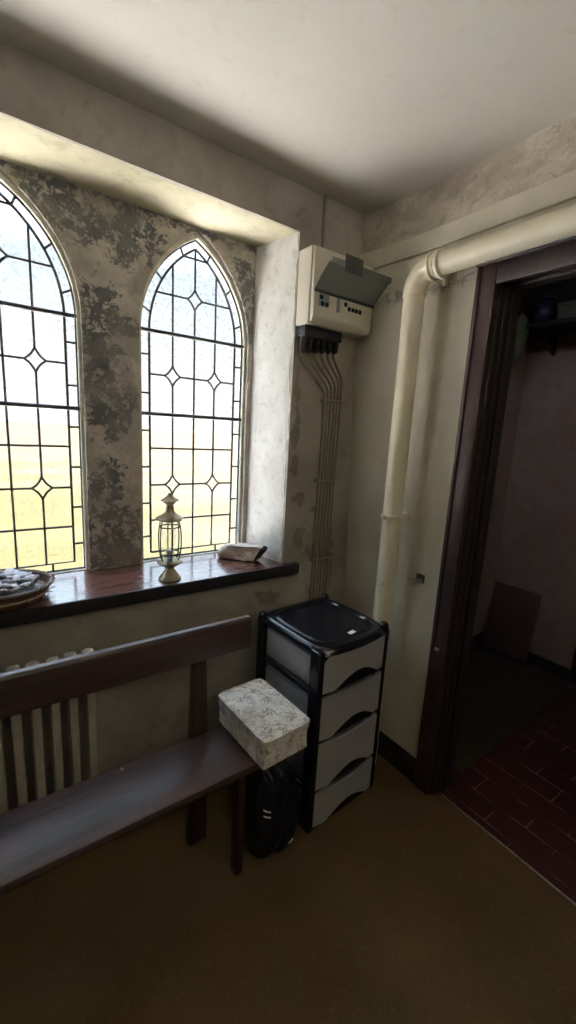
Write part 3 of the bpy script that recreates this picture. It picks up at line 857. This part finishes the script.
for nm, z in (('topmost', 1.641), ('middle', 1.275), ('lowest', .887)):
    m = MB(); m.box(-.205, -.066, -.0165, -.0136, z - .006, z + .006, .001); m.box(-.207, -.199, -.0165, 0, z - .006, z + .006, .001); m.box(-.072, -.064, -.0165, .0, z - .006, z + .006, .001)
    tag(m.build('cable_clip', M['cream_cable']), '%s flat cream strap clipping the cables to the wall' % nm, 'cable clip', 'straps holding the cables')
m = MB(); m.tube([(-.249, -.007, 2.215), (-.25, -.007, 2.45)], .0075, 10); tag(m.build('conduit', M['cream_cable']), 'thin painted conduit from fuse box top up to ceiling', 'conduit')

# ------------------------------------------------------------------ lantern on the sill
l = thing('lantern', 'small brass lantern with bowed glass sides on the window sill', 'lantern', (-.889, .035, SILL))
LC = Vector((0, 0, 0))
m = MB(); m.lathe([(.043, 0), (.044, .004), (.040, .010), (.028, .026), (.020, .038), (.017, .044), (.018, .048), (.030, .056), (.047, .068), (.049, .073), (.044, .078), (.030, .081)], n=32); m.build('foot', M['brass'], l)
m = MB(); m.lathe([(.030, .236), (.042, .238), (.052, .243), (.054, .247), (.050, .251), (.038, .258), (.024, .266), (.017, .274), (.015, .296)], n=32); m.build('roof', M['brass'], l)
m = MB(); m.lathe([(.011, .294), (.014, .300), (.030, .312), (.035, .317), (.030, .322), (.016, .330), (.011, .336), (.006, .346), (.001, .348)], n=28); m.build('finial', M['brass'], l)
def bow(z):
    u = (z - .080) / .162
    return .034 + .012 * math.sin(PI * min(max(u, 0), 1)) ** .6
zs = [.080 + .162 * i / 14 for i in range(15)]
for k in range(6):
    a = PI / 3 * k + .35
    m = MB(); m.tube([(bow(z) * math.cos(a), bow(z) * math.sin(a), z) for z in zs], .0024, 6); m.build('rib', M['dark_brass'], l)
for z in (.108, .214):
    m = MB(); pts = [(bow(z) * math.cos(PI / 3 * k + .35), bow(z) * math.sin(PI / 3 * k + .35), z) for k in range(6)]
    ring = []
    for a_, c_ in zip(pts, pts[1:] + pts[:1]):
        for s in range(4): ring.append(tuple(a_[q] + (c_[q] - a_[q]) * s / 4 for q in range(3)))
    m.tube(ring, .0026, 6, closed=True); m.build('band', M['dark_brass'], l)
m = MB(); m.lathe([(bow(z) - .001, z) for z in zs], n=6, cap=False, twist=.35); m.build('glass_body', M['lamp_glass'], l)
m = MB(); m.lathe([(.012, .081), (.020, .084), (.024, .098), (.021, .112), (.020, .112), (.018, .098), (.004, .090)], n=24); cup = m.build('candle_cup', M['lamp_glass'], l)
m = MB(); m.lathe([(.013, .088), (.0135, .118), (.011, .121), (.002, .119)], n=20); m.build('candle', M['wax'], l)

# ------------------------------------------------------------------ stone on the sill
m = MB()
out = [(-.118, .006), (-.100, .0), (.070, .0), (.098, .014), (.122, .064), (.108, .074), (.02, .070), (-.072, .066), (-.108, .044)]
tb = bmesh.new()
A = [tb.verts.new((x, -.050 + .012 * abs(x) / .1, z)) for x, z in out]; B = [tb.verts.new((x * .96, .050 - .012 * abs(x) / .1, z * .95)) for x, z in out]
tb.faces.new(A); tb.faces.new(B[::-1])
for i in range(len(out)): tb.faces.new((A[i], A[(i + 1) % len(out)], B[(i + 1) % len(out)], B[i]))
bmesh.ops.triangulate(tb, faces=tb.faces); bmesh.ops.recalc_face_normals(tb, faces=tb.faces)
for q in range(4): bmesh.ops.subdivide_edges(tb, edges=tb.edges, cuts=1, use_grid_fill=True)
bmesh.ops.smooth_vert(tb, verts=tb.verts, factor=.5, use_axis_x=True, use_axis_y=True, use_axis_z=True)
for q in range(22): bmesh.ops.smooth_vert(tb, verts=tb.verts, factor=.5, use_axis_x=True, use_axis_y=True, use_axis_z=True)
tb.normal_update()
for v in tb.verts:
    d = .010 * noise.noise(v.co * 16) + .006 * noise.noise(v.co * 42 + Vector((5, 0, 0))) + .002 * noise.noise(v.co * 110)
    v.co = v.co + v.normal * d; v.co.z = max(v.co.z, 0)
m.join(tb, True)
o = m.build('stone', M['stone'], sharp=0); o.location = (-.500, .145, SILL + .0005); o.rotation_euler = (0, 0, math.radians(-48))
tag(o, 'rough pale stone lump with dark broken end on the window sill', 'stone')

# ------------------------------------------------------------------ basket of shells
bk = thing('basket', 'shallow round brown wicker basket on the left of the window sill', 'basket', (-1.432, .092, SILL))
bk.scale = (1, 1, .76)
def brad(z): return .108 + .026 * min(1, z / .07)
m = MB()
tb = bmesh.new(); nn = 96; rows = 15; g = []
for j in range(rows + 1):
    z = .003 + .066 * j / rows; ring = []
    for i in range(nn):
        a = 2 * PI * i / nn; rr = brad(z) + .0032 * math.sin(i * PI / 3 + (j % 2) * PI) + .001
        ring.append(tb.verts.new((rr * math.cos(a), rr * math.sin(a), z)))
    g.append(ring)
for j in range(rows):
    for i in range(nn): tb.faces.new((g[j][i], g[j][(i + 1) % nn], g[j + 1][(i + 1) % nn], g[j + 1][i]))
tb.faces.new(g[0][::-1])
m.join(tb, True); m.lathe([(.02, .010), (.104, .012)], n=40); m.build('woven_side', M['wicker'], bk, sharp=0)
def braid(name, R, z, r, mat, seed):
    m = MB()
    for s in range(3):
        pts = []
        for i in range(90):
            a = 2 * PI * i / 90; ph = a * 16 + s * 2 * PI / 3
            pts.append(((R + r * .8 * math.cos(ph)) * math.cos(a), (R + r * .8 * math.cos(ph)) * math.sin(a), z + r * .8 * math.sin(ph)))
        m.tube(pts, r * .75, 6, closed=True)
    return m.build(name, mat, bk)
braid('rim', brad(.07), .068, .0065, M['wicker'], 1)
braid('pale_band', brad(.032) + .002, .030, .0042, M['wicker_pale'], 2)
m = MB(); m.lathe([(.001, .046), (.06, .044), (.100, .038), (.114, .034)], n=40, cap=False); m.build('lining', M['shell2'], bk)
rnd = random.Random(11)
for i in range(9):
    m = MB(); a = -1.2 + .16 * i + rnd.uniform(-.05, .05); R0 = brad(.06)
    z = .068 if i % 2 else .034
    m.tube([(R0 * math.cos(a), R0 * math.sin(a), z), ((R0 + .010) * math.cos(a + .03), (R0 + .010) * math.sin(a + .03), z + .006), ((R0 + .016) * math.cos(a + .07), (R0 + .016) * math.sin(a + .07), z - .002)], .0018, 5)
    m.build('loose_end', M['wicker_pale'], bk)
def shell_mesh(seed, mat):
    def f(p):
        q = p * (1 + .16 * noise.noise(p * 2 + Vector((seed, 0, 0))))
        q.z += .35 * (q.x * q.x) * (1 if seed % 2 else -1)
        return q
    m = MB(); m.ball((0, 0, 0), (.026, .015, .0085), 3, f)
    for v in m.b.verts: pass
    return m
protos = []
for s in range(4):
    o = shell_mesh(s, None).build('shell', M['shell'] if s != 2 else M['shell2'], sharp=0)
    protos.append(o)
spots = []
for ring, (R0, n_, z) in enumerate(((.084, 15, .076), (.066, 13, .086), (.042, 9, .095), (.016, 4, .102))):
    for q in range(n_):
        a = 2 * PI * (q + .5 * ring) / n_ + rnd.uniform(-.15, .15); spots.append((R0 * math.cos(a), R0 * math.sin(a), z + rnd.uniform(-.004, .005)))
for i, (x, y, z) in enumerate(spots):
    pr = protos[i % 4]
    o = pr if i < 4 else pr.copy()
    if i >= 4: C.objects.link(o)
    o.location = (-1.432 + x, .092 + y, SILL + z * .76)
    o.rotation_euler = (rnd.uniform(-.5, .5), rnd.uniform(-.5, .5), rnd.uniform(0, 2 * PI))
    k_ = rnd.uniform(.75, 1.1); o.scale = (k_, k_, k_)
    tag(o, 'small pale curved shell heaped in the wicker basket', 'shell', 'shells in the basket')

# ------------------------------------------------------------------ things in the hall
m = MB(); m.box(.20, 1.42, -.672, -.05, 0., .012, .004); tag(m.build('doormat', M['mat']), 'large dark mat lying on the tiles in the hall', 'mat')
m = MB(); m.prism([(1.470, .013), (1.482, .013), (1.554, .495), (1.542, .495)], 'y', -.355, -.04, .002)
tag(m.build('leaning_board', M['board']), 'square dark brown board leaning against the hall wall', 'board')
sh = thing('wall_shelf', 'dark wooden shelf high on the hall wall beyond the doorway', 'shelf', (1.45, -.4, 2.19))
m = MB(); m.box(1.30, 1.558, -1.3, -.02, 2.19, 2.215, .003); m.build('shelf_board', M['dark_wood'], sh, True)
m = MB(); m.box(1.535, 1.558, -1.3, -.02, 2.216, 2.75, .003); m.build('back_board', M['dark_wood'], sh, True)
m = MB(); m.box(.70, 1.534, -.036, -.016, 2.14, 2.75, .003); m.build('side_board', M['dark_wood'], sh, True)
for y in (-.18, -1.1):
    m = MB(); m.prism([(1.556, 2.06), (1.556, 2.19), (1.36, 2.19)], 'y', y - .012, y + .012, .003); m.build('bracket', M['dark_wood'], sh, True)
m = MB(); m.lathe([(.004, 0), (.022, .03), (.040, .10), (.046, .18), (.042, .24), (.02, .27), (.012, .28)], n=24)
o = m.build('hanging_cloth_bag', M['olive']); o.location = (1.32, -.07, 2.0); tag(o, 'tapered olive cloth bag hanging from the hall shelf edge', 'bag')
pts = [(0, 0, .278), (.0, 0, .30)]
m = MB(); m.tube([(1.32, -.07, 2.275), (1.315, -.07, 2.30), (1.296, -.07, 2.30), (1.296, -.07, 2.19)], .003, 6); m.build('loop', M['olive'], None)
lp = bpy.data.objects['loop']; lp.parent = o; lp.data.transform(Matrix.Translation((-1.32, .07, -2.0)))
m = MB(); m.lathe([(.045, 0), (.062, .02), (.07, .07), (.058, .12), (.04, .14), (.052, .15), (.05, .155), (.03, .165), (.01, .175)], n=28)
o = m.build('jar', M['navy']); o.location = (1.40, -.16, 2.2155); tag(o, 'round dark blue lidded jar on the hall shelf', 'jar')
gb = thing('metal_box', 'grey metal box on the hall shelf right of the jar', 'box', (1.42, -.36, 2.2155))
m = MB(); m.box(1.35, 1.49, -.47, -.255, 2.2155, 2.30, .004); m.build('box_body', M['grey_box'], gb, True)
m = MB(); m.box(1.345, 1.495, -.475, -.25, 2.301, 2.318, .004); m.build('lid', M['grey_box'], gb, True)

# ------------------------------------------------------------------ light: sky, sun on the field
w = bpy.data.worlds.new('World'); bpy.context.scene.world = w; w.use_nodes = True
nt = w.node_tree; nt.nodes.clear()
tc = nt.nodes.new('ShaderNodeTexCoord'); sp = nt.nodes.new('ShaderNodeSeparateXYZ'); rp = nt.nodes.new('ShaderNodeValToRGB')
bgn = nt.nodes.new('ShaderNodeBackground'); ow = nt.nodes.new('ShaderNodeOutputWorld')
nt.links.new(tc.outputs['Generated'], sp.inputs[0]); nt.links.new(sp.outputs['Z'], rp.inputs[0])
e = rp.color_ramp.elements; e[0].position = 0.; e[0].color = (.25, .245, .24, 1); e[1].position = .75; e[1].color = (.78, .98, 1.25, 1)
for ps, cl in ((.06, (.205, .206, .208)), (.16, (.175, .184, .195)), (.30, (.145, .168, .196)), (.40, (.50, .62, .78))):
    x = rp.color_ramp.elements.new(ps); x.color = (*cl, 1)
nt.links.new(rp.outputs[0], bgn.inputs[0]); bgn.inputs[1].default_value = 3.6
nt.links.new(bgn.outputs[0], ow.inputs[0])
sl = bpy.data.lights.new('Sun', 'SUN'); sl.energy = 135.; sl.angle = .02; sl.color = (1., .962, .985)
so = bpy.data.objects.new('Sun', sl); C.objects.link(so)
so.rotation_euler = Vector((-1., 0.02, -.95)).to_track_quat('-Z', 'Y').to_euler()
# sky portals in the openings help Cycles find the daylight
def portal(loc, rot, sx, sy):
    L = bpy.data.lights.new('Portal', 'AREA'); L.shape = 'RECTANGLE'; L.size = sx; L.size_y = sy; L.cycles.is_portal = True
    o = bpy.data.objects.new('Portal', L); C.objects.link(o); o.location = loc; o.rotation_euler = rot
portal((-1.03, .42, 1.57), (-PI / 2, 0, 0), 1.3, 1.5)

# ------------------------------------------------------------------ camera
cd = bpy.data.cameras.new('Camera'); co = bpy.data.objects.new('Camera', cd); C.objects.link(co)
cd.sensor_fit = 'VERTICAL'; cd.sensor_height = 24.; cd.lens = 422.05 / 1024 * 24; cd.clip_start = .02; cd.clip_end = 800
# added fill light and trough, unseen behind the camera, to brighten the ceiling
m = MB(); m.prism([(YS, 1.80), (YS + .09, 1.84), (YS + .21, 1.91), (YS + .21, 1.925), (YS + .20, 1.925), (YS + .085, 1.86), (YS, 1.83)], 'x', -1.18, -.62)
struct(m.build('fill_trough', M['steel']), 'added metal trough of the unseen ceiling fill light', 'added fill light fitting')
ul = bpy.data.lights.new('CeilingFill', 'AREA'); ul.shape = 'RECTANGLE'; ul.size = .5; ul.size_y = .14; ul.energy = 9.; ul.color = (1., .98, .95); ul.spread = math.radians(150)
uo = bpy.data.objects.new('CeilingFill', ul); C.objects.link(uo); uo.location = (-.9, YS + .12, 1.94); uo.rotation_euler = (PI - .35, 0, 0)
co.location = (-1.4616, -1.5304, 1.4896); co.rotation_euler = (1.3836, -.0529, -.6184)
sc = bpy.context.scene; sc.camera = co
vs = sc.view_settings; vs.view_transform = 'Standard'; vs.look = 'None'; vs.gamma = 1.; vs.use_curve_mapping = False; vs.exposure = 1.0
cy = sc.cycles
cy.use_denoising = True; cy.max_bounces = 14; cy.diffuse_bounces = 8; cy.glossy_bounces = 6; cy.transparent_max_bounces = 16
cy.sample_clamp_indirect = 8.; cy.caustics_reflective = False; cy.caustics_refractive = False
